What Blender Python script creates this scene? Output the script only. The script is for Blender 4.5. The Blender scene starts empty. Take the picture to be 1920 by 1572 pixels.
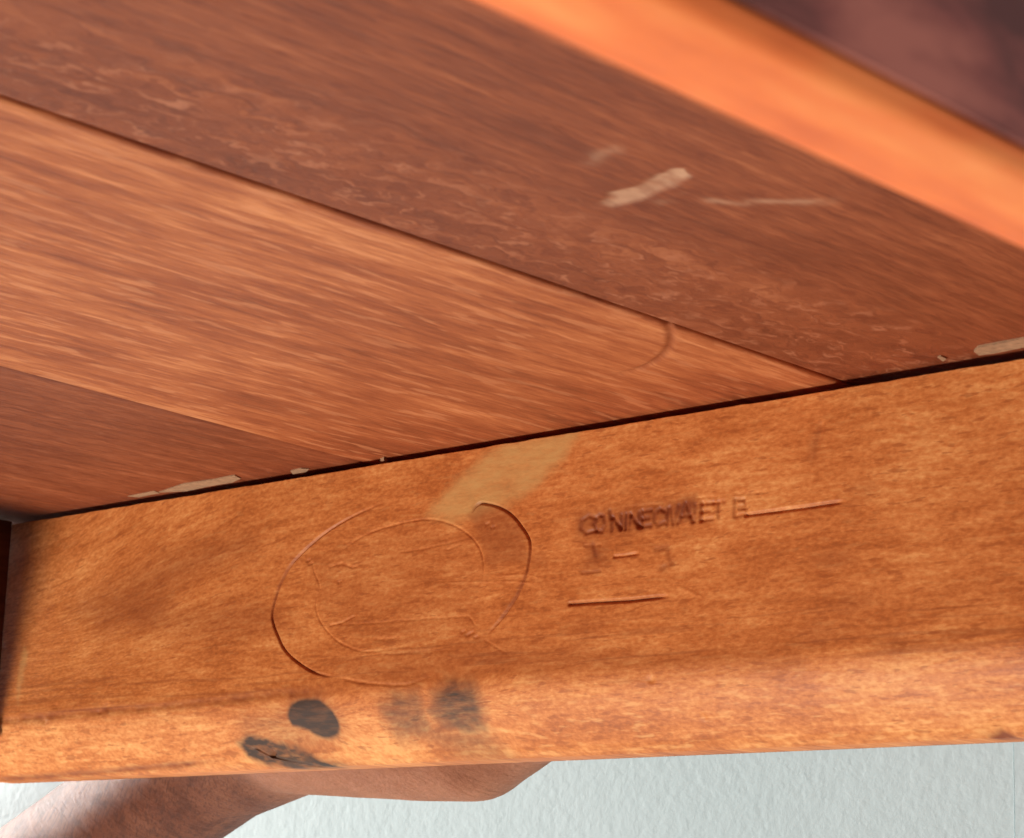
import bpy, bmesh, math, random
import numpy as np
from mathutils import Matrix, Vector

random.seed(4)
S = bpy.context.scene
COL = S.collection

# ------------------------------------------------------------------ camera
# table frame: x along the end rail, y across it (away from the camera), z up; origin = inner corner of the rails, in metres
AX = Vector((0.73378109, -0.12728089, -0.66735664))
AY = Vector((0.67856828, 0.185486, 0.71073204))
AZ = Vector((0.03332271, -0.97436878, 0.22247489))
FPX = 4440.9737
CAM = Vector((0.55499745, -0.38655469, -0.11754157))
cam_d = bpy.data.cameras.new("camera")
cam = bpy.data.objects.new("camera", cam_d)
COL.objects.link(cam)
rot = Matrix(((AX.x, -AX.y, -AX.z), (AY.x, -AY.y, -AY.z), (AZ.x, -AZ.y, -AZ.z)))
cam.matrix_world = Matrix.Translation(CAM) @ rot.to_4x4()
cam_d.sensor_width = 36
cam_d.lens = FPX / 1920 * 36
cam_d.clip_start = 0.01
cam_d.clip_end = 50
cam_d.dof.use_dof = True
cam_d.dof.focus_distance = 0.535
cam_d.dof.aperture_fstop = 58
S.camera = cam

# ------------------------------------------------------------------ light
w = bpy.data.worlds.new("World")
S.world = w
w.use_nodes = True
w.node_tree.nodes["Background"].inputs[0].default_value = (0.90, 0.90, 1.0, 1)
w.node_tree.nodes["Background"].inputs[1].default_value = 0.12


def lamp(name, loc, target, size, power, colour):
    d = bpy.data.lights.new(name, 'AREA')
    d.shape = 'RECTANGLE'
    d.size, d.size_y = size
    d.energy = power
    d.color = colour
    o = bpy.data.objects.new(name, d)
    COL.objects.link(o)
    o.location = loc
    o.rotation_euler = (Vector(target) - Vector(loc)).to_track_quat('-Z', 'Y').to_euler()
    return o


lamp("window_light", (-0.34 * 1.5 + 0.15, -0.58 * 1.5, -0.74 * 1.5 - 0.04), (0.15, 0, -0.04), (0.42, 0.42), 28, (1.0, 0.95, 0.89))
lamp("side_light", (-0.62, 0.035, 0.08), (0.0, 0.05, -0.09), (0.12, 0.45), 14.0, (1.0, 0.97, 0.93))
lamp("rail_fill_light", (1.7, -0.75, 0.30), (0.45, -0.15, 0.0), (0.6, 0.6), 11, (1.0, 0.90, 0.90))  # added fill lamp, brightens the side rail's outer face

S.view_settings.view_transform = 'Standard'
S.view_settings.look = 'None'
S.view_settings.exposure = 0.0
S.view_settings.gamma = 1.0


# ------------------------------------------------------------------ helpers
def at(px, py, axis, val):
    """where the sight line of a photograph pixel meets the plane axis = val (for measuring the photograph)"""
    a, b = px - 960.0, py - 786.0
    r = AX * 0
    r = Vector((AX.x * a + AX.y * b + AX.z * FPX, AY.x * a + AY.y * b + AY.z * FPX, AZ.x * a + AZ.y * b + AZ.z * FPX))
    s = (val - CAM[axis]) / r[axis]
    return CAM + r * s


ZR, ZBOT, DROP = 0.0555, 0.0728, 0.0112      # the end rail's rounded lower edge


def rail_profile(z):
    """how far the rail's face lies back at height z"""
    t = np.clip((-z - ZR) / (ZBOT - ZR), 0, 1)
    return DROP * t ** 1.6 + 0.0014 * np.clip((-z - ZBOT + 0.0022) / 0.0022, 0, 1) ** 2


def ap(px, py):
    y = 0.0
    for _ in range(12):
        p = at(px, py, 1, y)
        y = 0.5 * y + 0.5 * float(rail_profile(p.z))
    return (p.x, p.z)


def tp(px, py):
    p = at(px, py, 2, 0.0)
    return (p.x, p.y)


def lattice(u, v, seed):
    """smooth value noise in 0..1"""
    rng = np.random.RandomState(seed)
    T = rng.rand(256, 256)
    iu, iv = np.floor(u).astype(int), np.floor(v).astype(int)
    fu, fv = u - iu, v - iv
    fu, fv = fu * fu * (3 - 2 * fu), fv * fv * (3 - 2 * fv)
    a = T[iu % 256, iv % 256]; b = T[(iu + 1) % 256, iv % 256]
    c = T[iu % 256, (iv + 1) % 256]; d = T[(iu + 1) % 256, (iv + 1) % 256]
    return (a * (1 - fu) + b * fu) * (1 - fv) + (c * (1 - fu) + d * fu) * fv


def fbm(u, v, seed, octv=4, gain=0.55):
    s, amp, tot = 0, 1.0, 0
    for k in range(octv):
        s = s + amp * lattice(u * 2 ** k + 17.3 * k, v * 2 ** k + 9.1 * k, seed + k)
        tot += amp
        amp *= gain
    return s / tot


def sstep(a, b, x):
    t = np.clip((x - a) / (b - a), 0, 1)
    return t * t * (3 - 2 * t)


def seg_dist(U, V, pts):
    """distance to a polyline, and the position along it 0..1"""
    best = np.full(U.shape, 1e9)
    along = np.zeros(U.shape)
    n = len(pts) - 1
    for i in range(n):
        (ax, ay), (bx, by) = pts[i], pts[i + 1]
        dx, dy = bx - ax, by - ay
        L2 = dx * dx + dy * dy + 1e-18
        t = np.clip(((U - ax) * dx + (V - ay) * dy) / L2, 0, 1)
        d = np.hypot(U - ax - t * dx, V - ay - t * dy)
        m = d < best
        best = np.where(m, d, best)
        along = np.where(m, (i + t) / n, along)
    return best, along


def spline(pts, k=8):
    out = []
    P = [pts[0]] + list(pts) + [pts[-1]]
    for i in range(1, len(P) - 2):
        p0, p1, p2, p3 = [np.array(q) for q in P[i - 1:i + 3]]
        for j in range(k):
            t = j / k
            out.append(tuple(0.5 * (2 * p1 + (p2 - p0) * t + (2 * p0 - 5 * p1 + 4 * p2 - p3) * t * t + (3 * p1 - p0 - 3 * p2 + p3) * t ** 3)))
    out.append(tuple(P[-2]))
    return out


def inside(U, V, poly):
    m = np.zeros(U.shape, bool)
    n = len(poly)
    for i in range(n):
        (x1, y1), (x2, y2) = poly[i], poly[(i + 1) % n]
        c = ((y1 > V) != (y2 > V)) & (U < (x2 - x1) * (V - y1) / (y2 - y1 + 1e-15) + x1)
        m ^= c
    return m


def blob(U, V, poly, soft):
    """soft-edged filled outline, 1 inside"""
    d, _ = seg_dist(U, V, list(poly) + [poly[0]])
    d = np.where(inside(U, V, poly), d, -d)
    return sstep(-soft, soft, d)


def link(name, me, parent=None, mat=None, smooth=False):
    o = bpy.data.objects.new(name, me)
    COL.objects.link(o)
    if parent:
        o.parent = parent
    if mat:
        me.materials.append(mat)
    if smooth:
        me.polygons.foreach_set("use_smooth", np.ones(len(me.polygons), bool))
    return o


def thing(name, label, cat, loc=(0, 0, 0)):
    o = bpy.data.objects.new(name, None)
    o.empty_display_size = 0.02
    COL.objects.link(o)
    o.location = loc
    o["label"] = label
    o["category"] = cat
    return o


def mesh_np(name, V, F, attrs=None):
    me = bpy.data.meshes.new(name)
    V = np.asarray(V, np.float32); F = np.asarray(F, np.int32)
    me.vertices.add(len(V)); me.vertices.foreach_set("co", V.ravel())
    me.loops.add(F.size); me.loops.foreach_set("vertex_index", F.ravel())
    me.polygons.add(len(F))
    me.polygons.foreach_set("loop_start", np.arange(0, F.size, 4, dtype=np.int32))
    me.update(calc_edges=True)
    for k, a in (attrs or {}).items():
        a = np.asarray(a, np.float32)
        if a.ndim == 2:
            t = me.attributes.new(k, 'FLOAT_VECTOR', 'POINT'); t.data.foreach_set("vector", a.ravel())
        else:
            t = me.attributes.new(k, 'FLOAT', 'POINT'); t.data.foreach_set("value", a.ravel())
    me.validate()
    return me


def grid_faces(nr, nc):
    i = np.arange(nr * nc).reshape(nr, nc)
    return np.stack([i[:-1, :-1], i[:-1, 1:], i[1:, 1:], i[1:, :-1]], -1).reshape(-1, 4)


def closed_sheet(P, back, flip):
    """front grid P (nr,nc,3) closed into a solid with the rim carried to 'back' (a function of the rim point)"""
    nr, nc = P.shape[:2]
    V = P.reshape(-1, 3)
    F = grid_faces(nr, nc)
    i = np.arange(nr * nc).reshape(nr, nc)
    rim = np.concatenate([i[0, :], i[1:, -1], i[-1, -2::-1], i[-2:0:-1, 0]])
    steps = [back(V[rim], k) for k in (0, 1)]
    base, V2, F2, prev = len(V), [V], [F], rim
    for st in steps:
        cur = np.arange(len(rim)) + base
        V2.append(st); base += len(rim)
        F2.append(np.stack([prev, cur, np.roll(cur, -1), np.roll(prev, -1)], -1))
        prev = cur
    mid = steps[-1].mean(0, keepdims=True)
    V2.append(mid)
    c = np.full(len(rim), base)
    F2.append(np.stack([prev[0::1], c, c, np.roll(prev, -1)], -1)[:0])
    V2, F2 = np.concatenate(V2), np.concatenate(F2)
    # the flat back: one strip of quads between opposite sides of the rim
    top, right, bot, left = nc, nr - 1, nc - 1, nr - 2
    a = prev[:nc]; b = prev[nc + nr - 2: nc + nr - 2 + nc][::-1]
    F2 = np.concatenate([F2, np.stack([a[:-1], b[:-1], b[1:], a[1:]], -1)])
    if flip:
        F2 = F2[:, ::-1]
    return V2, F2


# ------------------------------------------------------------------ node helpers
def mat_new(name):
    m = bpy.data.materials.new(name)
    m.use_nodes = True
    nt = m.node_tree
    for n in list(nt.nodes):
        nt.nodes.remove(n)
    out = nt.nodes.new("ShaderNodeOutputMaterial")
    b = nt.nodes.new("ShaderNodeBsdfPrincipled")
    nt.links.new(b.outputs[0], out.inputs[0])
    return m, nt, b


class G:
    def __init__(s, nt):
        s.nt = nt

    def put(s, sock, v):
        if hasattr(v, "is_linked") or isinstance(v, bpy.types.NodeSocket):
            s.nt.links.new(v, sock)
        else:
            sock.default_value = v

    def math(s, op, a, b=0.0, clamp=False):
        n = s.nt.nodes.new("ShaderNodeMath"); n.operation = op; n.use_clamp = clamp
        s.put(n.inputs[0], a); s.put(n.inputs[1], b)
        return n.outputs[0]

    def scale(s, co, vec, off=(0, 0, 0)):
        n = s.nt.nodes.new("ShaderNodeMapping")
        s.nt.links.new(co, n.inputs[0])
        n.inputs["Scale"].default_value = vec
        n.inputs["Location"].default_value = off
        return n.outputs[0]

    def noise(s, co, detail=4, rough=0.55, dist=0.0, sc=1.0):
        n = s.nt.nodes.new("ShaderNodeTexNoise")
        s.nt.links.new(co, n.inputs["Vector"])
        n.inputs["Scale"].default_value = sc
        n.inputs["Detail"].default_value = detail
        n.inputs["Roughness"].default_value = rough
        n.inputs["Distortion"].default_value = dist
        return n.outputs[0]

    def step(s, x, a, b):
        n = s.nt.nodes.new("ShaderNodeMapRange"); n.interpolation_type = 'SMOOTHSTEP'
        s.put(n.inputs[0], x)
        n.inputs[1].default_value, n.inputs[2].default_value = a, b
        return n.outputs[0]

    def ramp(s, x, stops):
        n = s.nt.nodes.new("ShaderNodeValToRGB")
        s.put(n.inputs[0], x)
        e = n.color_ramp.elements
        while len(e) < len(stops):
            e.new(0.5)
        for el, (p, c) in zip(e, stops):
            el.position = p; el.color = (*c, 1)
        return n.outputs[0]

    def mix(s, fac, a, b):
        n = s.nt.nodes.new("ShaderNodeMix"); n.data_type = 'RGBA'
        s.put(n.inputs[0], fac)
        s.put(n.inputs[6], a if not isinstance(a, tuple) else (*a, 1))
        s.put(n.inputs[7], b if not isinstance(b, tuple) else (*b, 1))
        return n.outputs[2]

    def attr(s, name, vec=False):
        n = s.nt.nodes.new("ShaderNodeAttribute"); n.attribute_name = name
        return n.outputs["Vector" if vec else "Fac"]

    def bump(s, h, strength, dist, nrm=None):
        n = s.nt.nodes.new("ShaderNodeBump")
        n.inputs["Strength"].default_value = strength
        n.inputs["Distance"].default_value = dist
        s.put(n.inputs["Height"], h)
        if nrm:
            s.nt.links.new(nrm, n.inputs["Normal"])
        return n.outputs[0]


def wood(name, stops, su=60, sv=450, fu=150, fv=2200, bu=25, bv=70, amp=(0.9, 0.35, 0.6),
         fleck=None, dash=None, rough=(0.4, 0.6), off=0.0, spec=0.3, bump=0.35, curl=0.0, attrs=True, dashsc=(110, 700), palec=(0.62, 0.34, 0.115), fstep=(0.53, 0.70)):
    """grain runs along the first coordinate of the 'grain_co' attribute (metres)"""
    m, nt, b = mat_new(name)
    g = G(nt)
    co = g.attr("grain_co", True)
    o3 = (off, off * 1.7, off * 0.6)
    if curl:
        wn = nt.nodes.new("ShaderNodeTexNoise")
        nt.links.new(g.scale(co, (38, 60, 1), o3), wn.inputs["Vector"])
        wn.inputs["Detail"].default_value = 2
        vm = nt.nodes.new("ShaderNodeVectorMath"); vm.operation = 'MULTIPLY_ADD'
        nt.links.new(wn.outputs["Color"], vm.inputs[0])
        cx = nt.nodes.new("ShaderNodeCombineXYZ")
        ca = g.math('MULTIPLY', g.attr('fleck'), curl)
        g.put(cx.inputs[0], ca); g.put(cx.inputs[1], ca)
        nt.links.new(cx.outputs[0], vm.inputs[1])
        nt.links.new(co, vm.inputs[2])
        cow = vm.outputs[0]
    else:
        cow = co
    streak = g.noise(g.scale(cow, (su, sv, 1), o3), 5, 0.6, 0.1)
    fine = g.noise(g.scale(cow, (fu, fv, 1), o3), 3, 0.6)
    blot = g.noise(g.scale(co, (bu, bv, 1), o3), 4, 0.55, 0.4)
    t = g.math('ADD', g.math('MULTIPLY', g.math('SUBTRACT', streak, 0.5), amp[0] * 1.6),
               g.math('MULTIPLY', g.math('SUBTRACT', fine, 0.5), amp[1] * 1.6))
    t = g.math('ADD', t, g.math('MULTIPLY', g.math('SUBTRACT', blot, 0.5), amp[2] * 1.6))
    if attrs:
        t = g.math('ADD', t, g.attr("tone"))
    t = g.math('ADD', t, 0.5, True)
    c = g.ramp(t, stops)
    dn = g.noise(g.scale(cow, (dashsc[0], dashsc[1], 1), (off + 5, 3, 0)), 3, 0.5)
    if dash:
        c = g.mix(g.math('MULTIPLY', g.step(dn, 0.42, 0.33), dash[0]), c, dash[1])
    if fleck:
        fm = g.math('MULTIPLY', g.step(dn, fstep[0], fstep[1]), fleck[0])
        if attrs:
            fm = g.math('MULTIPLY', fm, g.attr("fleck"))
        c = g.mix(fm, c, fleck[1])
    if attrs:
        c = g.mix(g.math('MULTIPLY', g.attr("stain"), g.math('ADD', 0.80, g.math('MULTIPLY', streak, 0.36)), True), c, (0.052, 0.031, 0.021))
        c = g.mix(g.math('MULTIPLY', g.attr("pale"), g.math('ADD', 0.35, g.math('MULTIPLY', blot, 1.0)), True), c, palec)
        c = g.mix(g.attr("burn"), c, (0.24, 0.055, 0.016))
    nt.links.new(c, b.inputs["Base Color"])
    r = g.math('ADD', rough[0], g.math('MULTIPLY', streak, rough[1] - rough[0]))
    nt.links.new(r, b.inputs["Roughness"])
    b.inputs["Specular IOR Level"].default_value = spec
    h = g.math('ADD', streak, g.math('MULTIPLY', fine, 0.6))
    nt.links.new(g.bump(h, bump, 0.0004), b.inputs["Normal"])
    return m


def plain(name, c, rough=0.6, spec=0.3):
    m, nt, b = mat_new(name)
    g = G(nt)
    tc = nt.nodes.new("ShaderNodeTexCoord")
    n = g.noise(g.scale(tc.outputs["Object"], (600, 600, 600)), 4, 0.6)
    col = g.ramp(n, [(0.3, tuple(x * 0.7 for x in c)), (0.7, tuple(min(1, x * 1.15) for x in c))])
    nt.links.new(col, b.inputs["Base Color"])
    b.inputs["Roughness"].default_value = rough
    b.inputs["Specular IOR Level"].default_value = spec
    nt.links.new(g.bump(n, 0.4, 0.0004), b.inputs["Normal"])
    return m


M = {}
M['end'] = wood("oiled_orange_wood", [(0.0, (0.31, 0.078, 0.018)), (0.36, (0.51, 0.145, 0.033)), (0.62, (0.645, 0.213, 0.055)), (1.0, (0.84, 0.375, 0.120))],
                su=75, sv=480, fu=650, fv=1250, bu=38, bv=85, amp=(0.55, 0.62, 0.55), dash=(0.6, (0.37, 0.095, 0.022)), fleck=(0.5, (0.88, 0.44, 0.15)),
                dashsc=(170, 800), off=2.0, bump=0.25, rough=(0.42, 0.62), spec=0.22)
M['light'] = wood("light_orange_plank_wood", [(0.0, (0.19, 0.043, 0.014)), (0.36, (0.32, 0.079, 0.025)), (0.62, (0.42, 0.117, 0.037)), (1.0, (0.62, 0.22, 0.078))],
                  su=28, sv=270, fu=150, fv=1200, bu=14, bv=38, amp=(0.85, 0.48, 0.75), fstep=(0.55, 0.63), fleck=(0.48, (0.70, 0.275, 0.115)), dash=(0.4, (0.25, 0.052, 0.016)),
                  dashsc=(58, 340), off=11.0, bump=0.4, spec=0.2)
M['red'] = wood("red_brown_plank_wood", [(0.0, (0.12, 0.025, 0.009)), (0.4, (0.205, 0.048, 0.017)), (0.65, (0.27, 0.068, 0.024)), (1.0, (0.40, 0.125, 0.048))],
                su=26, sv=300, fu=110, fv=1000, bu=16, bv=50, amp=(0.70, 0.55, 0.5), fstep=(0.52, 0.74), spec=0.18, fleck=(0.62, (0.50, 0.185, 0.09)), dash=(0.4, (0.14, 0.026, 0.01)),
                dashsc=(150, 420), off=23.0, bump=0.4, curl=0.011, palec=(0.60, 0.33, 0.19))
M['side'] = wood("side_rail_wood", [(0.0, (0.66, 0.115, 0.020)), (0.5, (0.86, 0.185, 0.036)), (1.0, (0.95, 0.29, 0.070))],
                 su=30, sv=160, fu=80, fv=500, bu=30, bv=80, amp=(0.9, 0.3, 1.2), attrs=False, off=31.0, bump=0.2, rough=(0.45, 0.6))
M['post'] = wood("shaded_rail_wood", [(0.0, (0.05, 0.014, 0.006)), (0.5, (0.10, 0.028, 0.011)), (1.0, (0.16, 0.05, 0.02))], attrs=False, off=51.0, bump=0.3)  # corner shade on the left rail darkened into the wood colour
M['plum'] = wood("shaded_rail_face_wood", [(0.1, (0.09, 0.019, 0.014)), (0.5, (0.21, 0.050, 0.036)), (0.9, (0.36, 0.105, 0.070))],
                 su=22, sv=60, fu=60, fv=300, bu=40, bv=90, amp=(1.1, 0.3, 1.5), attrs=False, off=41.0, bump=0.2, rough=(0.4, 0.55))  # rail's shaded outer face, its darkness put into the colour
M['pale'] = plain("torn_pale_wood", (0.38, 0.215, 0.115), 0.8)

# ------------------------------------------------------------------ wall behind
m, nt, b = mat_new("pale_textured_wall_paint")
g = G(nt)
tc = nt.nodes.new("ShaderNodeTexCoord")
co = g.scale(tc.outputs["Object"], (1, 1, 1))
n1 = g.noise(g.scale(co, (420, 420, 420)), 4, 0.5, 0.2)
n2 = g.noise(g.scale(co, (130, 130, 130)), 4, 0.55, 0.1)
n3 = g.noise(g.scale(co, (8, 8, 8)), 3, 0.5)
nt.links.new(g.ramp(n3, [(0.3, (0.49, 0.585, 0.595)), (0.7, (0.53, 0.62, 0.63))]), b.inputs["Base Color"])
b.inputs["Roughness"].default_value = 0.6
b.inputs["Specular IOR Level"].default_value = 0.25
h = g.math('ADD', g.math('MULTIPLY', n1, 1.1), g.math('MULTIPLY', n2, 1.2))
nt.links.new(g.bump(h, 0.16, 0.0008), b.inputs["Normal"])
M['wall'] = m
WY = 0.118
xc = at(1903, 1520, 1, WY).x
bm = bmesh.new()
for x0, x1, y0 in ((-1.6, xc - 0.0002, WY), (xc + 0.0002, 1.8, WY - 0.0004)):
    bmesh.ops.create_cube(bm, size=1, matrix=Matrix.Translation(((x0 + x1) / 2, y0 + 0.02, 0.1)) @ Matrix.Diagonal((x1 - x0, 0.04, 2.4, 1)))
bmesh.ops.create_cube(bm, size=1, matrix=Matrix.Translation((xc, WY + 0.0205, 0.1)) @ Matrix.Diagonal((0.0003, 0.04, 2.39, 1)))
me = bpy.data.meshes.new("wall")
bm.to_mesh(me); bm.free()
o = link("wall", me, None, M['wall'])
o["label"] = "pale blue-grey wall with rough stippled paint behind the wooden rail"
o["category"] = "wall"

# ------------------------------------------------------------------ the table
table = thing("wooden_table", "underside of an orange-brown wooden table with stamped end rail and planks", "table")

# ---- end rail: a fine grid so the stamp, the lines and the dents are real grooves
HX0, HX1 = -0.02, 0.49
xs = np.concatenate([np.arange(HX0, 0.105, 0.0004), np.arange(0.105, 0.300, 0.00019), np.arange(0.300, 0.335, 0.0004), np.linspace(0.335, HX1, 60)])
zs = -np.concatenate([np.arange(0.0021, ZBOT - 0.003, 0.00019), np.linspace(ZBOT - 0.003, ZBOT, 30)])
X, Z = np.meshgrid(xs, zs)
GB = np.zeros_like(X)         # crushed, darker fibres along a mark
H = np.zeros_like(X)          # depth into the wood, +y
top_wave = 0.00035 * (fbm(X * 160, X * 0, 5, 4) - 0.5) * sstep(-0.004, -0.0021, Z)
ZZ = Z + top_wave
# rounded lower edge and the faint moulding lines at the left
H += rail_profile(Z)
H += 0.00005 * (fbm(X * 60, Z * 150, 3, 4) - 0.5) * 8 * 0.5


gain = 1.7


def groove(pts, depth, width, fade0=0.0, fade1=0.0, rough=0.0, burn=0.0):
    global H, GB
    d, s = seg_dist(X, Z, pts)
    prof = np.exp(-(d / width) ** 2)
    a = np.ones_like(s)
    if fade0: a = a * sstep(0, fade0, s)
    if fade1: a = a * sstep(0, fade1, 1 - s)
    if rough:
        a = a * (1 - rough + rough * 1.6 * fbm(X * 420, Z * 420, 77, 2))
    H = H + depth * gain * prof * a
    if burn:
        GB = np.maximum(GB, burn * np.exp(-(d / (1.5 * width)) ** 2) * a)


def P(*pts):
    return [ap(*p) for p in pts]


# moulding lines
groove(P((0, 1352), (150, 1337), (330, 1322), (560, 1298), (700, 1290)), 0.00018, 0.0010, 0, 0.35, 0.5, 0.6)
groove(P((0, 1463), (200, 1447), (440, 1424)), 0.0003, 0.0005, 0, 0.2, 0.4, 0.75)
# oval stamp
E1 = spline(P((735, 940), (707, 948), (649, 975), (601, 1006), (555, 1048), (534, 1078), (518, 1117), (510, 1157), (522, 1196), (537, 1223), (565, 1247), (595, 1263), (632, 1270)))
groove(E1, 0.00036, 0.00030, 0.3, 0.12, 0, 0.55)
E2 = spline(P((884, 962), (897, 945), (915, 945), (940, 953), (963, 969), (988, 1003), (994, 1027), (990, 1060), (985, 1081), (969, 1117), (942, 1157), (908, 1196)))
groove(E2, 0.00034, 0.00030, 0.08, 0.1, 0, 0.45)
groove(spline(P((632, 1270), (680, 1280), (760, 1284), (820, 1262))), 0.00012, 0.0004, 0.2, 0.4)
gain = 0.8
I1 = spline(P((584, 1050), (590, 1075), (599, 1099), (594, 1120), (592, 1140), (598, 1160), (612, 1182), (637, 1205), (673, 1220), (704, 1221), (752, 1214), (836, 1206), (905, 1198)))
groove(I1, 0.00022, 0.00028, 0.1, 0.4, 0.5)
I2 = spline(P((612, 1050), (643, 1030), (685, 1003), (737, 985), (797, 974), (843, 982), (879, 1003), (900, 1030), (907, 1063), (903, 1096)))
groove(I2, 0.00022, 0.00028, 0.25, 0.15, 0.5)
groove(P((619, 1173), (640, 1168), (664, 1156)), 0.00028, 0.0003)
groove(P((640, 1172), (720, 1167), (800, 1160), (880, 1156), (890, 1172)), 0.00014, 0.0003, 0, 0, 0.4)
groove(P((618, 1063), (640, 1057), (660, 1064), (676, 1061)), 0.00022, 0.00036, 0, 0.2)
groove(P((752, 1035), (790, 1030), (868, 1012)), 0.00014, 0.0003, 0, 0, 0.5)
groove(P((838, 1031), (866, 1020)), 0.00014, 0.0003)
groove(P((690, 1200), (760, 1196)), 0.0002, 0.0004, 0.3, 0.3)
for q in ((866, 1186), (874, 1192), (882, 1188), (890, 1196), (576, 1052), (580, 1058), (911, 984), (922, 990), (634, 1092)):
    groove(P(q, (q[0] + 5, q[1] - 2)), 0.0003, 0.0004)
groove(P((700, 1230), (800, 1222), (870, 1218)), 0.00012, 0.0004, 0.3, 0.3)
# light scratches
groove(P((794, 1094), (870, 1092), (960, 1090), (1045, 1098)), -0.00012, 0.00025, 0.3, 0.3, 0.5)
groove(P((905, 1080), (990, 1078), (1020, 1086)), -0.00012, 0.00025, 0.3, 0.3, 0.5)
groove(P((1265, 1098), (1330, 1125)), -0.00013, 0.0004, 0.2, 0.4)
groove(P((905, 1198), (960, 1232)), 0.00012, 0.0003, 0.1, 0.4)
gain = 1.35
# worn lettering: strokes in a local frame, x 0..1 over the letter, y 0..1 up
GL = {
    'C': [[(0.9, 0.85), (0.5, 1.0), (0.1, 0.75), (0.05, 0.3), (0.4, 0.0), (0.9, 0.1)]],
    'O': [[(0.3, 0.9), (0.05, 0.5), (0.3, 0.05), (0.7, 0.0), (0.95, 0.4), (0.8, 0.9), (0.45, 1.0), (0.3, 0.9)]],
    'N': [[(0.1, 0.0), (0.15, 0.95)], [(0.15, 0.9), (0.8, 0.1)], [(0.8, 0.0), (0.85, 0.95)]],
    'E': [[(0.1, 0.0), (0.15, 1.0)], [(0.15, 1.0), (0.9, 0.98)], [(0.12, 0.52), (0.7, 0.52)], [(0.1, 0.0), (0.9, 0.02)]],
    'V': [[(0.05, 1.0), (0.45, 0.0), (0.95, 1.0)]],
    'A': [[(0.0, 0.0), (0.5, 1.0), (1.0, 0.0)], [(0.2, 0.35), (0.8, 0.35)]],
    'T': [[(0.0, 1.0), (1.0, 1.0)], [(0.5, 1.0), (0.5, 0.1)]],
    'I': [[(0.4, 0.0), (0.5, 0.95)]],
    "'": [[(0.5, 1.0), (0.6, 0.65)]],
    'B': [[(0.1, 0.0), (0.1, 1.0), (0.7, 0.95), (0.75, 0.6), (0.2, 0.5), (0.85, 0.4), (0.85, 0.08), (0.1, 0.0)]],
}
B0, B1 = np.array([1087.0, 1001.0]), np.array([1412.0, 964.0])
bd = (B1 - B0)
cells = [('C', 0.00, 0.095, 32, 1.0), ('O', 0.075, 0.075, 31, 1.0), ("'", 0.15, 0.04, 36, .9), ('N', 0.175, 0.075, 27, 0.9), ('I', 0.255, 0.02, 28, 0.9), ('N', 0.28, 0.07, 28, 0.9), ('E', 0.345, 0.07, 30, 0.9),
         ('C', 0.425, 0.065, 30, 0.9), ('I', 0.495, 0.02, 30, 0.9), ('V', 0.515, 0.055, 31, 0.9), ('A', 0.565, 0.085, 34, 0.9), ('I', 0.655, 0.02, 30, 0.6), ('E', 0.69, 0.085, 31, 1.0), ('T', 0.77, 0.06, 30, 0.7),
         ('B', 0.885, 0.085, 31, 1.0)]
for ch, s0, wd, hh, dep in cells:
    for st in GL[ch]:
        pts = []
        for a, q in st:
            pxy = B0 + bd * (s0 + a * wd) + np.array([0.04 * hh * q, -hh * q])
            pts.append(ap(*pxy))
        groove(pts, 0.00030 * dep, 0.00050, 0, 0, 0.7, 0.6 if s0 < 0.62 else 0.35)
gain = 1.5
groove(P((1398, 966), (1430, 962), (1500, 953), (1592, 939)), 0.00042, 0.00040, 0, 0.12, 0, 0.3)
gain = 0.8
groove(P((1160, 953), (1240, 945)), 0.00016, 0.0004, 0.3, 0.2, 0.4)
groove(P((1305, 935), (1350, 931)), 0.00018, 0.0004, 0.2, 0.2)
groove(P((1370, 928), (1445, 921)), 0.00018, 0.0004, 0.2, 0.2)
# second row
groove(P((1112, 1020), (1118, 1042)), 0.00025, 0.0006, 0, 0, 0.5, 0.5)
groove(P((1098, 1024), (1126, 1022)), 0.00018, 0.0004)
gain = 1.3
groove(P((1148, 1044), (1170, 1042), (1203, 1037)), 0.00034, 0.00036, 0.1, 0.2, 0.3)
gain = 0.8
groove(P((1230, 1030), (1252, 1026), (1256, 1050), (1262, 1054), (1240, 1066)), 0.00025, 0.0006, 0, 0, 0.5, 0.5)
groove(P((1092, 1075), (1126, 1071)), 0.00022, 0.00034, 0, 0, 0.4, 0.4)
gain = 1.6
# the straight stamped line below
groove(P((1068, 1133), (1110, 1130), (1180, 1126), (1262, 1117)), 0.00050, 0.00038, 0, 0.14, 0, 0.5)
groove(P((1540, 799), (1532, 830), (1524, 866)), 0.00018, 0.0009, 0, 0, 0.6)
# dents and nicks
for px_, py_, rr, dd in ((105, 1325, .0009, .0003), (200, 1325, .0010, .00035), (185, 1336, .0006, .0003), (80, 1352, .0008, .0004), (1880, 1380, .0016, .0008),
                         (1705, 798, .0007, .0002), (1220, 1275, .0006, .0003), (420, 1292, .0006, .0002), (1560, 1075, .0009, .00012), (1010, 1055, .0009, .00015),
                         (1690, 1200, .0012, .00015), (1320, 1345, .0006, .0003), (1080, 1398, .0007, .0003)):
    cx, cz = ap(px_, py_)
    H += dd * np.exp(-(((X - cx) / (1.6 * rr)) ** 2 + ((Z - cz) / rr) ** 2))
# crack in the lower knot
groove(P((470, 1398), (492, 1410), (508, 1418), (530, 1424), (590, 1436), (650, 1441)), 0.0004, 0.00028, 0.1, 0.3, 0.4)
groove(P((508, 1418), (514, 1411)), 0.0006, 0.0004)

nz = fbm(X * 260, Z * 900, 51, 4)
nb = fbm(X * 45, Z * 110, 61, 4)
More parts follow.
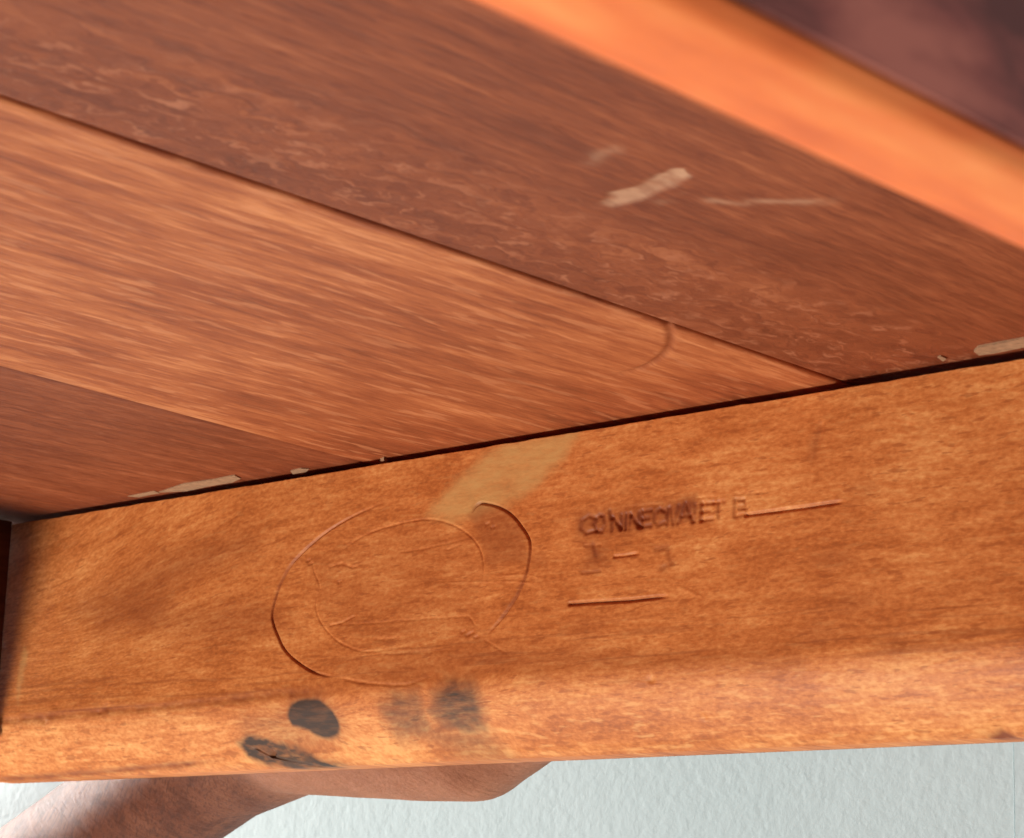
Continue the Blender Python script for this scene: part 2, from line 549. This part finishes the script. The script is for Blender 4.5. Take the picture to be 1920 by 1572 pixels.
# outlines are wobbled by warping the coordinates they are measured in
Xw = X + 0.0022 * (fbm(X * 330, Z * 330, 81, 3) - 0.5)
Zw = Z + 0.0016 * (fbm(X * 330, Z * 330, 91, 3) - 0.5)
stain = np.zeros_like(X)
k1 = blob(0.7 * X + 0.3 * Xw, 0.7 * Z + 0.3 * Zw, spline(P((539, 1345), (544, 1322), (566, 1310), (596, 1311), (618, 1327), (634, 1350), (637, 1372), (621, 1387), (597, 1381), (572, 1368), (547, 1361)), 5), 0.0008)
k2 = blob(Xw, Zw, P((444, 1388), (470, 1378), (520, 1392), (565, 1402), (595, 1422), (650, 1438), (560, 1443), (500, 1434), (465, 1420)), 0.0016)
k3 = blob(Xw, Zw, P((802, 1330), (818, 1294), (848, 1274), (890, 1278), (908, 1330), (912, 1372), (872, 1378), (826, 1360)), 0.0028)
k4 = blob(Xw, Zw, P((712, 1320), (735, 1296), (786, 1294), (800, 1340), (822, 1378), (750, 1388), (722, 1354)), 0.0034)
k5 = blob(Xw, Zw, P((780, 1372), (850, 1355), (890, 1345), (925, 1385), (965, 1425), (890, 1425), (830, 1405)), 0.0045)
k6 = blob(Xw, Zw, P((445, 1345), (520, 1330), (560, 1370), (610, 1400), (570, 1412), (500, 1385), (455, 1375)), 0.004)
stain = np.maximum.reduce([k2 * (0.95 + 0.5 * nz), k3 * 0.92, k4 * 0.68, k5 * 0.50, k6 * 0.34])
stain = np.maximum(np.clip(stain * (0.85 + 0.35 * (nz - 0.5) * 2), 0, 1), k1 * (0.88 + 0.22 * nz))
pale = blob(Xw, Zw, P((940, 835), (1000, 822), (1085, 806), (1060, 850), (1020, 900), (985, 930), (900, 965), (850, 975), (800, 965), (830, 925), (870, 890), (900, 860)), 0.0022) * 0.95
pale = np.maximum(pale, 0.7 * blob(Xw, Zw, P((33, 1270), (44, 1210), (52, 1225), (44, 1275), (34, 1320)), 0.0012))
pale = pale * (0.55 + 0.7 * fbm(X * 260, Z * 900, 161, 4))
burn = np.zeros_like(X)
gv0 = Z + 0.0016 * (fbm(X * 30, Z * 60, 131, 3) - 0.5)
tx = blob(Xw, Zw, P((1080, 965), (1160, 955), (1300, 935), (1310, 968), (1200, 990), (1086, 1006)), 0.0026)
burn += 0.50 * tx
burn += 0.42 * blob(Xw, Zw, P((1262, 945), (1300, 930), (1310, 950), (1280, 968)), 0.002)
burn += 0.5 * blob(Xw, Zw, P((1095, 1022), (1135, 1020), (1140, 1060), (1100, 1065)), 0.0030)
burn += 0.42 * blob(Xw, Zw, P((875, 965), (900, 945), (950, 960), (985, 1005), (990, 1055), (915, 1060), (900, 1010)), 0.0016)
burn += 0.25 * blob(Xw, Zw, P((1000, 1040), (1020, 1035), (1022, 1062), (1000, 1068)), 0.0016)
burn += 0.30 * blob(Xw, Zw, P((1530, 800), (1546, 800), (1534, 866), (1516, 866)), 0.0016)
burn += 0.16 * blob(Xw, Zw, P((575, 1050), (760, 980), (890, 1000), (905, 1090), (890, 1190), (760, 1215), (650, 1205), (600, 1150)), 0.0035)
for q, sz in (((1560, 1050), 40), ((1595, 1130), 30), ((1530, 1190), 36), ((1620, 920), 20), ((1680, 1215), 36), ((1880, 1385), 26), ((1090, 1180), 30), ((80, 1352), 14), ((1010, 1275), 16)):
    burn += 0.30 * blob(Xw, Zw, P((q[0] - sz, q[1]), (q[0], q[1] - sz * .5), (q[0] + sz, q[1] - 4), (q[0], q[1] + sz * .5)), 0.003)
burn += 0.45 * blob(Xw, Zw, P((525, 1345), (545, 1300), (600, 1298), (640, 1335), (655, 1370), (630, 1395), (590, 1388), (550, 1370)), 0.0026)
burn += 0.35 * blob(Xw, Zw, P((440, 1388), (475, 1372), (530, 1385), (600, 1415), (680, 1440), (560, 1446), (480, 1432)), 0.0026)
burn += 0.9 * np.clip(1 - seg_dist(X, Z, P((1862, 1388), (1880, 1376), (1900, 1386)))[0] / 0.0012, 0, 1)
# darker figure in the wood at the left and below the stamp
burn += 0.42 * blob(Xw, Zw, P((130, 1140), (300, 1040), (470, 1000), (480, 1030), (330, 1100), (300, 1150), (200, 1190)), 0.006)
burn += 0.30 * blob(Xw, Zw, P((250, 1145), (480, 1130), (560, 1180), (440, 1195), (260, 1190)), 0.005)
burn += 0.30 * blob(Xw, Zw, P((620, 1245), (900, 1205), (1250, 1230), (1500, 1225), (1500, 1250), (1000, 1265), (700, 1290)), 0.004)
burn = np.clip(burn * (0.65 + 0.7 * nb) + GB * (0.5 + nz), 0, 1)
lines = sstep(0.60, 0.74, fbm(X * 26 + 3, (gv0 + 0.0) * 1100, 141, 3)) * sstep(0.040, 0.050, -Z) * sstep(0.064, 0.055, -Z)
burn = np.clip(burn + 0.32 * lines, 0, 1) * (1 - 0.9 * stain)
lite = sstep(0.60, 0.76, fbm(X * 34 + 8, gv0 * 1000, 151, 3)) * sstep(0.052, 0.060, -Z)
tone = 0.16 * lite + 0.10 * (nb - 0.5) + 0.10 * sstep(0.054, 0.062, -Z) * (0.4 + fbm(X * 30, Z * 60, 71, 3))
tone += 0.22 * blob(Xw, Zw, P((620, 1330), (720, 1340), (790, 1400), (760, 1430), (660, 1425), (620, 1395)), 0.004)
tone += 0.10 * blob(Xw, Zw, P((0, 1360), (200, 1350), (430, 1345), (440, 1390), (200, 1430), (0, 1450)), 0.006)
tone += 0.10 * sstep(0.20, 0.30, X) * sstep(0.05, 0.0, -Z)
# grain flowing round the knots
gu, gv = X.copy(), Z.copy()
for q, rr, am in (((590, 1347), 0.007, 0.004), ((855, 1325), 0.008, 0.004), ((520, 1415), 0.007, -0.003)):
    cx, cz = ap(*q)
    e = np.exp(-(((X - cx) / (1.8 * rr)) ** 2 + ((Z - cz) / rr) ** 2))
    gv = gv + am * e * np.sign(Z - cz) * np.minimum(1, np.abs(Z - cz) / 0.003)
gv = gv + 0.0022 * (fbm(X * 14, Z * 20, 33, 3) - 0.5) + 0.03 * X * 0
sl = sstep(0.14, 0.02, X) * sstep(0.06, 0.02, -Z)      # slanting figure at the left end
gv = gv - 0.35 * sl * (X - 0.14) * 0.5
grid = np.stack([X, H, ZZ], -1)


def rail_back(rim, k):
    q = rim.copy()
    top = q[:, 2] > -0.004
    if k == 0:
        q[:, 1] = np.where(top, 0.007, 0.020)
        q[:, 2] = np.where(top, -0.0024, np.minimum(q[:, 2], -0.004))
    else:
        q[:, 1] = 0.021
        q[:, 2] = np.where(top, -0.0008, q[:, 2])
    return q


V, F = closed_sheet(grid, rail_back, False)
n_front = X.size
ex = len(V) - n_front


def ext(a, fill=None):
    a = a.reshape(n_front, -1) if a.ndim == 3 else a.ravel()
    if a.ndim == 1:
        return np.concatenate([a, np.full(ex, 0.0)])
    return np.concatenate([a, V[n_front:][:, [0, 2, 1]]])


gco = np.stack([gu, gv, 0 * gu], -1)
AT = {"stain": ext(stain), "pale": ext(pale), "burn": ext(burn), "tone": ext(tone), "fleck": ext(0.35 + 0.65 * sstep(0.054, 0.066, -Z)), "grain_co": ext(gco)}
# the stamped marks are parts of the rail: the same surface, divided along an outline
fc = V[F].mean(1)
isf = (F < n_front).all(1)
oval = inside(fc[:, 0], fc[:, 2], P((498, 1160), (505, 1105), (545, 1040), (640, 968), (740, 930), (930, 938), (985, 980), (1003, 1030), (985, 1100), (925, 1200), (850, 1270), (760, 1293), (620, 1280), (545, 1245))) & isf
text = inside(fc[:, 0], fc[:, 2], P((1075, 970), (1440, 915), (1592, 930), (1592, 952), (1420, 980), (1290, 990), (1275, 1085), (1085, 1090))) & isf
line = inside(fc[:, 0], fc[:, 2], P((1055, 1124), (1265, 1106), (1270, 1126), (1060, 1146))) & isf
full = mesh_np("end_rail_all", V, F, {})
full.polygons.foreach_set("use_smooth", np.ones(len(full.polygons), bool))
NRM = np.empty(len(V) * 3, np.float32); full.vertex_normals.foreach_get("vector", NRM)
NRM = NRM.reshape(-1, 3)
bpy.data.meshes.remove(full)


def piece(name, sel, parent):
    f = F[sel]
    used, inv = np.unique(f, return_inverse=True)
    me = mesh_np(name, V[used], inv.reshape(f.shape), {k: a[used] for k, a in AT.items()})
    me.polygons.foreach_set("use_smooth", np.ones(len(me.polygons), bool))
    me.normals_split_custom_set_from_vertices([tuple(x) for x in NRM[used]])
    return link(name, me, parent, M['end'])


end_rail = piece("end_rail", ~(oval | text | line), table)
end_rail["label"] = "orange end rail with dark knots along its rounded lower edge"
p = piece("oval_stamp", oval, end_rail); p["label"] = "double oval ring pressed into the wood"
p = piece("stamped_lettering", text, end_rail); p["label"] = "worn row of stamped letters with a bracketed mark below"
p = piece("stamped_line", line, end_rail); p["label"] = "short straight line stamped below the lettering"


# ---- planks of the underside
def plank(name, x0, x1, zface, mat, label, res, detail=None, off=0.0, y0=-0.42, y1=0.0195):
    """x0, x1: edge positions as functions of y"""
    nx, ny = res
    ys = np.concatenate([np.linspace(y0, -0.24, 20)[:-1], np.linspace(-0.24, y1, ny)])
    s = np.linspace(0, 1, nx)
    # a small rounding at both long edges
    Yg, Sg = np.meshgrid(ys, s, indexing='ij')
    Xg = x0(Yg) * (1 - Sg) + x1(Yg) * Sg
    wdt = x1(Yg) - x0(Yg)
    e = np.minimum(Sg, 1 - Sg) * wdt
    Zg = zface + 0.0006 * np.clip(1 - e / 0.0009, 0, 1) ** 2
    at_ = dict(stain=np.zeros_like(Xg), pale=np.zeros_like(Xg), burn=np.zeros_like(Xg), tone=0.12 * (fbm(Xg * 60, Yg * 12, 7 + int(off), 3) - 0.5), fleck=np.ones_like(Xg))
    if detail:
        Zg = detail(Xg, Yg, Zg, at_)
    gu = Yg.copy(); gv = Xg + 0.004 * (fbm(Xg * 30 + off, Yg * 9, 12 + int(off), 3) - 0.5)
    Pn = np.stack([Xg, Yg, Zg], -1)

    def back(rim, k):
        q = rim.copy(); q[:, 2] = (zface + 0.003) if k == 0 else (zface + 0.016)
        return q
    Vp, Fp = closed_sheet(Pn, back, True)
    nf = Xg.size; exn = len(Vp) - nf
    A = {k: np.concatenate([a.ravel(), np.zeros(exn)]) for k, a in at_.items()}
    A["grain_co"] = np.concatenate([np.stack([gu, gv, 0 * gu], -1).reshape(-1, 3), np.stack([Vp[nf:, 1], Vp[nf:, 0], Vp[nf:, 2]], -1)])
    me = mesh_np(name, Vp, Fp, A)
    o = link(name, me, table, mat, True)
    me.set_sharp_from_angle(angle=math.radians(50))
    if label:
        o["label"] = label
    return o


ZB = -0.047
la, lb = at(953, 21, 2, ZB), at(1920, 478, 2, ZB)
ua, ub = at(1357, 0, 2, ZB), at(1920, 290, 2, ZB)
XL, XR = (la.x + lb.x) / 2, (ua.x + ub.x) / 2 - 0.0024
seam_a = lambda y: 0.2816 + 0 * y
seam_b = lambda y: 0.1407 - 0.065 * (y + 0.0017) * (1 - 0.6 * np.exp(y / 0.03))


def det_light(Xg, Yg, Zg, A):
    arc = spline([tp(*q) for q in ((1250, 600), (1257, 622), (1256, 645), (1240, 665), (1212, 683), (1165, 697), (1095, 714))])
    d, s = seg_dist(Xg, Yg, arc)
    fade = sstep(1.0, 0.55, s)
    A['burn'] += 0.75 * np.exp(-(d / 0.0009) ** 2) * fade
    Zg = Zg + 0.0006 * np.exp(-(d / 0.0007) ** 2) * fade
    A['fleck'][:] = 0.35 + 0.65 * fbm(Xg * 40, Yg * 15, 91, 3)
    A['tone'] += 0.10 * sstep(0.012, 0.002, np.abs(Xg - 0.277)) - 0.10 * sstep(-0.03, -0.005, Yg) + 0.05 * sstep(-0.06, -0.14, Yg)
    return Zg


def det_red(Xg, Yg, Zg, A):
    band = sstep(0.327, 0.300, Xg) * (0.35 + 0.9 * fbm(Xg * 70, Yg * 22, 95, 3))
    A['fleck'][:] = np.clip(0.10 + 1.15 * band, 0, 1)
    A['tone'] -= 0.05 * sstep(0.315, 0.285, Xg)
    Xw = Xg + 0.0052 * (fbm(Xg * 300, Yg * 160, 8, 3) - 0.5)
    sc = blob(Xw, Yg, [tp(*q) for q in ((1126, 380), (1145, 362), (1200, 350), (1245, 322), (1284, 318), (1288, 332), (1258, 352), (1225, 366), (1195, 378), (1150, 388))], 0.0009)
    sc2 = blob(Xw, Yg, [tp(*q) for q in ((1225, 378), (1270, 366), (1275, 376), (1240, 384))], 0.0014)
    sc3 = np.exp(-(seg_dist(Xw, Yg, [tp(*q) for q in ((1325, 378), (1380, 382), (1430, 380), (1560, 376))])[0] / 0.0013) ** 2)
    sc4 = np.exp(-(seg_dist(Xw, Yg, [tp(*q) for q in ((1108, 305), (1130, 290), (1150, 280))])[0] / 0.0014) ** 2)
    br = sstep(0.25, 0.62, fbm(Xg * 420, Yg * 170, 44, 4))
    A['pale'] = np.clip(sc * (0.42 + 0.58 * br) + (0.42 * sc2 + 0.50 * sc3 + 0.40 * sc4) * (0.15 + 0.85 * br), 0, 1)
    dk = np.exp(-(seg_dist(Xw, Yg, [tp(*q) for q in ((1165, 270), (1185, 288), (1240, 305))])[0] / 0.0012) ** 2)
    dk = dk + np.exp(-(seg_dist(Xw, Yg, [tp(*q) for q in ((1540, 380), (1560, 376))])[0] / 0.0012) ** 2)
    A['burn'] = np.clip(0.55 * dk, 0, 1)
    return Zg + 0.0003 * sc


def det_dark(Xg, Yg, Zg, A):
    A['fleck'][:] = 0.25
    A['tone'] -= 0.02
    return Zg


pl_b = plank("plank", lambda y: seam_b(y) + 0.00002, lambda y: seam_a(y) - 0.0001, -0.0004, M['light'], "lighter orange plank with straight streaks", (330, 420), det_light, 3)
pl_a = plank("plank", lambda y: seam_a(y) + 0.0003, lambda y: XR + 0 * y, 0.0, M['red'], "red-brown plank with pale scar and flecked figure", (280, 420), det_red, 5)
pl_c = plank("plank", lambda y: -0.020 + 0 * y, lambda y: seam_b(y) - 0.00002, -0.0003, M['red'], "dark red-brown plank in the left corner", (160, 200), det_dark, 8)


# ---- side rails
def prism(name, x0, x1, y0, y1, z0, z1, bev, mat, parent, seg=4):
    bm = bmesh.new()
    bmesh.ops.create_cube(bm, size=1, matrix=Matrix.Translation(((x0 + x1) / 2, (y0 + y1) / 2, (z0 + z1) / 2)) @ Matrix.Diagonal((x1 - x0, y1 - y0, z1 - z0, 1)))
    es = [e for e in bm.edges if abs(e.verts[0].co.y - e.verts[1].co.y) > 1e-4 and min(v.co.z for v in e.verts) < z0 + 1e-4]
    bmesh.ops.bevel(bm, geom=es, offset=bev, segments=seg, profile=0.5, affect='EDGES')
    bmesh.ops.subdivide_edges(bm, edges=[e for e in bm.edges if abs(e.verts[0].co.y - e.verts[1].co.y) > 0.05], cuts=12)
    me = bpy.data.meshes.new(name)
    bm.to_mesh(me); bm.free()
    a = me.attributes.new("grain_co", 'FLOAT_VECTOR', 'POINT')
    for i, v in enumerate(me.vertices):
        a.data[i].vector = (v.co.y, v.co.x + v.co.z, 0)
    o = link(name, me, parent, mat, True)
    me.set_sharp_from_angle(angle=math.radians(40))
    return o


o = prism("side_rail", XL - 0.0014, XR, -0.42, -0.0006, ZB, -0.0004, 0.0022, M['side'], table)
o["label"] = "out-of-focus side rail with bright orange lower edge"
o = prism("rail_face_shade", XR + 0.0002, XR + 0.0012, -0.42, -0.0006, ZB + 0.0020, 0.06, 0.0003, M['plum'], table)  # added thin sheet that carries the rail face's shade as colour
o["label"] = "outer face of the blurred side rail, its shade painted in dark plum-brown"
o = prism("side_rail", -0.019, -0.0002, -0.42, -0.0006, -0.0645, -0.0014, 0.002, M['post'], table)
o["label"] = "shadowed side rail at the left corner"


# ---- torn pale splinters along the joint
def sliver(poly, z0, th, parent):
    bm = bmesh.new()
    pts = [tp(*q) for q in poly]
    lo = [bm.verts.new((x, y, z0 - th * (0.6 + 0.4 * random.random()))) for x, y in pts]
    hi = [bm.verts.new((x, y, z0 + 0.0004)) for x, y in pts]
    bm.faces.new(lo); bm.faces.new(hi[::-1])
    for i in range(len(pts)):
        j = (i + 1) % len(pts)
        bm.faces.new((lo[i], hi[i], hi[j], lo[j]))
    bmesh.ops.recalc_face_normals(bm, faces=bm.faces)
    me = bpy.data.meshes.new("splinter")
    bm.to_mesh(me); bm.free()
    return link("splinter", me, parent, M['pale'])


sliver([(298, 920), (345, 904), (400, 896), (440, 888), (452, 894), (436, 901), (390, 908), (350, 917)], -0.0003, 0.0004, pl_c)
sliver([(240, 928), (290, 918), (300, 922), (260, 930)], -0.0003, 0.0002, pl_c)
sliver([(545, 880), (565, 875), (580, 876), (570, 884), (550, 886)], -0.0003, 0.0004, pl_c)
sliver([(713, 857), (720, 854), (727, 857), (724, 866), (715, 866)], -0.0006, 0.0007, pl_b)
sliver([(1826, 656), (1834, 648), (1880, 639), (1930, 630), (1930, 646), (1900, 652), (1862, 660), (1836, 664)], 0.0, 0.0005, pl_a)
sliver([(1758, 668), (1764, 666), (1775, 670), (1768, 675)], 0.0, 0.0004, pl_a)

# ------------------------------------------------------------------ the hand behind the rail
m, nt, b = mat_new("brown_skin")
g = G(nt)
tc = nt.nodes.new("ShaderNodeTexCoord")
co = tc.outputs["Object"]
vo = nt.nodes.new("ShaderNodeTexVoronoi"); vo.feature = 'DISTANCE_TO_EDGE'
nt.links.new(g.scale(co, (700, 700, 1100)), vo.inputs["Vector"])
nb_ = g.noise(g.scale(co, (60, 60, 60)), 4, 0.55)
nf_ = g.noise(g.scale(co, (900, 900, 900)), 3, 0.6)
rt = nt.nodes.new("ShaderNodeMapping")
rt.inputs["Rotation"].default_value = (0, math.radians(-35), 0)
nt.links.new(co, rt.inputs[0])
hair = g.noise(g.scale(rt.outputs[0], (1500, 900, 160)), 2, 0.5, 0.6)
c = g.ramp(g.math('ADD', nb_, g.math('MULTIPLY', g.math('SUBTRACT', nf_, 0.5), 0.4)), [(0.25, (0.18, 0.045, 0.018)), (0.5, (0.27, 0.080, 0.034)), (0.8, (0.36, 0.12, 0.056))])  # forearm skin, darkened to include its shade
mo = g.noise(g.scale(co, (140, 140, 140)), 4, 0.65, 0.5)
c = g.mix(g.math('MULTIPLY', g.step(mo, 0.56, 0.36), 0.5), c, (0.10, 0.022, 0.008))
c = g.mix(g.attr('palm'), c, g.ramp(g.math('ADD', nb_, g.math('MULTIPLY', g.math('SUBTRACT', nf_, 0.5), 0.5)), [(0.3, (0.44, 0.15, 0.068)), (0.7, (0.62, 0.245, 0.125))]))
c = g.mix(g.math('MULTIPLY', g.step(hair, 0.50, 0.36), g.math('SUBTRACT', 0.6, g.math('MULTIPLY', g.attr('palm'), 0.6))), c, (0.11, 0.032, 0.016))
nt.links.new(c, b.inputs["Base Color"])
b.inputs["Roughness"].default_value = 0.62
b.inputs["Specular IOR Level"].default_value = 0.35
b.inputs["Subsurface Weight"].default_value = 0.12
b.inputs["Subsurface Radius"].default_value = (0.006, 0.002, 0.001)
b.inputs["Subsurface Scale"].default_value = 0.5
wr = g.noise(g.scale(rt.outputs[0], (110, 110, 600)), 4, 0.65, 0.8)
hh = g.math('ADD', g.math('MULTIPLY', wr, 2.2), g.math('ADD', g.step(vo.outputs["Distance"], 0.0, 0.12), g.math('MULTIPLY', nf_, 0.6)))
nt.links.new(g.bump(hh, 0.8, 0.0007), b.inputs["Normal"])
M['skin'] = m


def hand_mesh():
    bm = bmesh.new()

    def ball(c, r, s=(1, 1, 1)):
        bmesh.ops.create_icosphere(bm, subdivisions=3, radius=1, matrix=Matrix.Translation(c) @ Matrix.Diagonal((r * s[0], r * s[1], r * s[2], 1)))

    def limb(pts):
        for (a, ra), (c, rc) in zip(pts[:-1], pts[1:]):
            a, c = Vector(a), Vector(c)
            n = max(2, int((c - a).length / (0.25 * min(ra, rc))))
            for i in range(n + 1):
                t = i / n
                ball(a.lerp(c, t), ra + (rc - ra) * t)

    def q(px, py, y):
        return at(px, py, 1, y)

    # forearm coming up from the lower left, wrist behind the rail
    limb([(q(-760, 2290, 0.066), 0.030), (q(-160, 1835, 0.062), 0.0235), (q(190, 1572, 0.055), 0.0205), (q(420, 1408, 0.049), 0.0205), (q(560, 1340, 0.045), 0.0215)])
    # palm lying against the outer face of the rail; its edge shows below
    Y = 0.0395
    limb([(q(480, 1345, Y + .003), 0.0195), (q(560, 1358, Y), 0.0188), (q(700, 1366, Y), 0.0182), (q(800, 1370, Y), 0.0180), (q(890, 1380, Y), 0.0165)])
    for px, py, r in ((520, 1270, 0.018), (600, 1290, 0.018), (700, 1290, 0.018), (800, 1280, 0.0175), (880, 1270, 0.017), (520, 1190, 0.017), (620, 1190, 0.018), (720, 1180, 0.018), (820, 1160, 0.017),
                      (560, 1110, 0.015), (660, 1090, 0.016), (760, 1070, 0.016), (640, 1010, 0.014), (720, 1000, 0.015), (900, 1330, 0.0165)):
        ball(q(px, py, Y), r)
    # little, ring, middle and index finger, bent, resting on the outer face
    limb([(q(890, 1380, Y), 0.0162), (q(960, 1358, Y - 0.002), 0.0132), (q(1030, 1330, Y - 0.006), 0.0105), (q(1120, 1240, Y - 0.008), 0.0085), (q(1160, 1160, Y - 0.008), 0.0075)])
    limb([(q(900, 1270, Y), 0.0125), (q(1050, 1180, Y - 0.004), 0.0096), (q(1170, 1090, Y - 0.008), 0.0086), (q(1235, 1020, Y - 0.008), 0.0078)])
    limb([(q(860, 1160, Y), 0.0125), (q(1010, 1050, Y - 0.004), 0.0098), (q(1140, 950, Y - 0.008), 0.0088), (q(1210, 885, Y - 0.008), 0.0080)])
    limb([(q(790, 1060, Y), 0.0125), (q(920, 950, Y - 0.004), 0.0098), (q(1030, 860, Y - 0.008), 0.0088), (q(1090, 800, Y - 0.008), 0.0080)])
    # thumb leaving the side of the palm
    limb([(q(540, 1130, Y), 0.014), (q(560, 1010, Y + 0.001), 0.0125), (q(620, 900, Y - 0.004), 0.0108), (q(690, 810, Y - 0.006), 0.0096)])
    # crease pad at the palm edge
    me = bpy.data.meshes.new("skin")
    bm.to_mesh(me); bm.free()
    tmp = bpy.data.objects.new("tmp", me)
    COL.objects.link(tmp)
    md = tmp.modifiers.new("r", 'REMESH'); md.mode = 'VOXEL'; md.voxel_size = 0.0012
    sm = tmp.modifiers.new("s", 'SMOOTH'); sm.iterations = 22; sm.factor = 0.5
    dg = bpy.context.evaluated_depsgraph_get()
    res = bpy.data.meshes.new_from_object(tmp.evaluated_get(dg))
    bpy.data.objects.remove(tmp)
    # the skin is pressed flat where it meets the rail
    co_ = np.empty(len(res.vertices) * 3, np.float32); res.vertices.foreach_get("co", co_)
    co_ = co_.reshape(-1, 3)
    lim = 0.0214
    press = (co_[:, 2] > -0.0762)
    co_[:, 1] = np.where(press & (co_[:, 1] < lim), lim, co_[:, 1])
    res.vertices.foreach_set("co", co_.ravel())
    # palm naturally paler; the forearm's shade is painted into its darker skin
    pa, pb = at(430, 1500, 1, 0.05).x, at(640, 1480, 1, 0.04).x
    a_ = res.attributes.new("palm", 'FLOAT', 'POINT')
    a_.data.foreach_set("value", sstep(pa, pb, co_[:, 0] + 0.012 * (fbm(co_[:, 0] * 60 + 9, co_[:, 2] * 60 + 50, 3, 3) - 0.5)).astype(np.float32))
    res.update()
    return res


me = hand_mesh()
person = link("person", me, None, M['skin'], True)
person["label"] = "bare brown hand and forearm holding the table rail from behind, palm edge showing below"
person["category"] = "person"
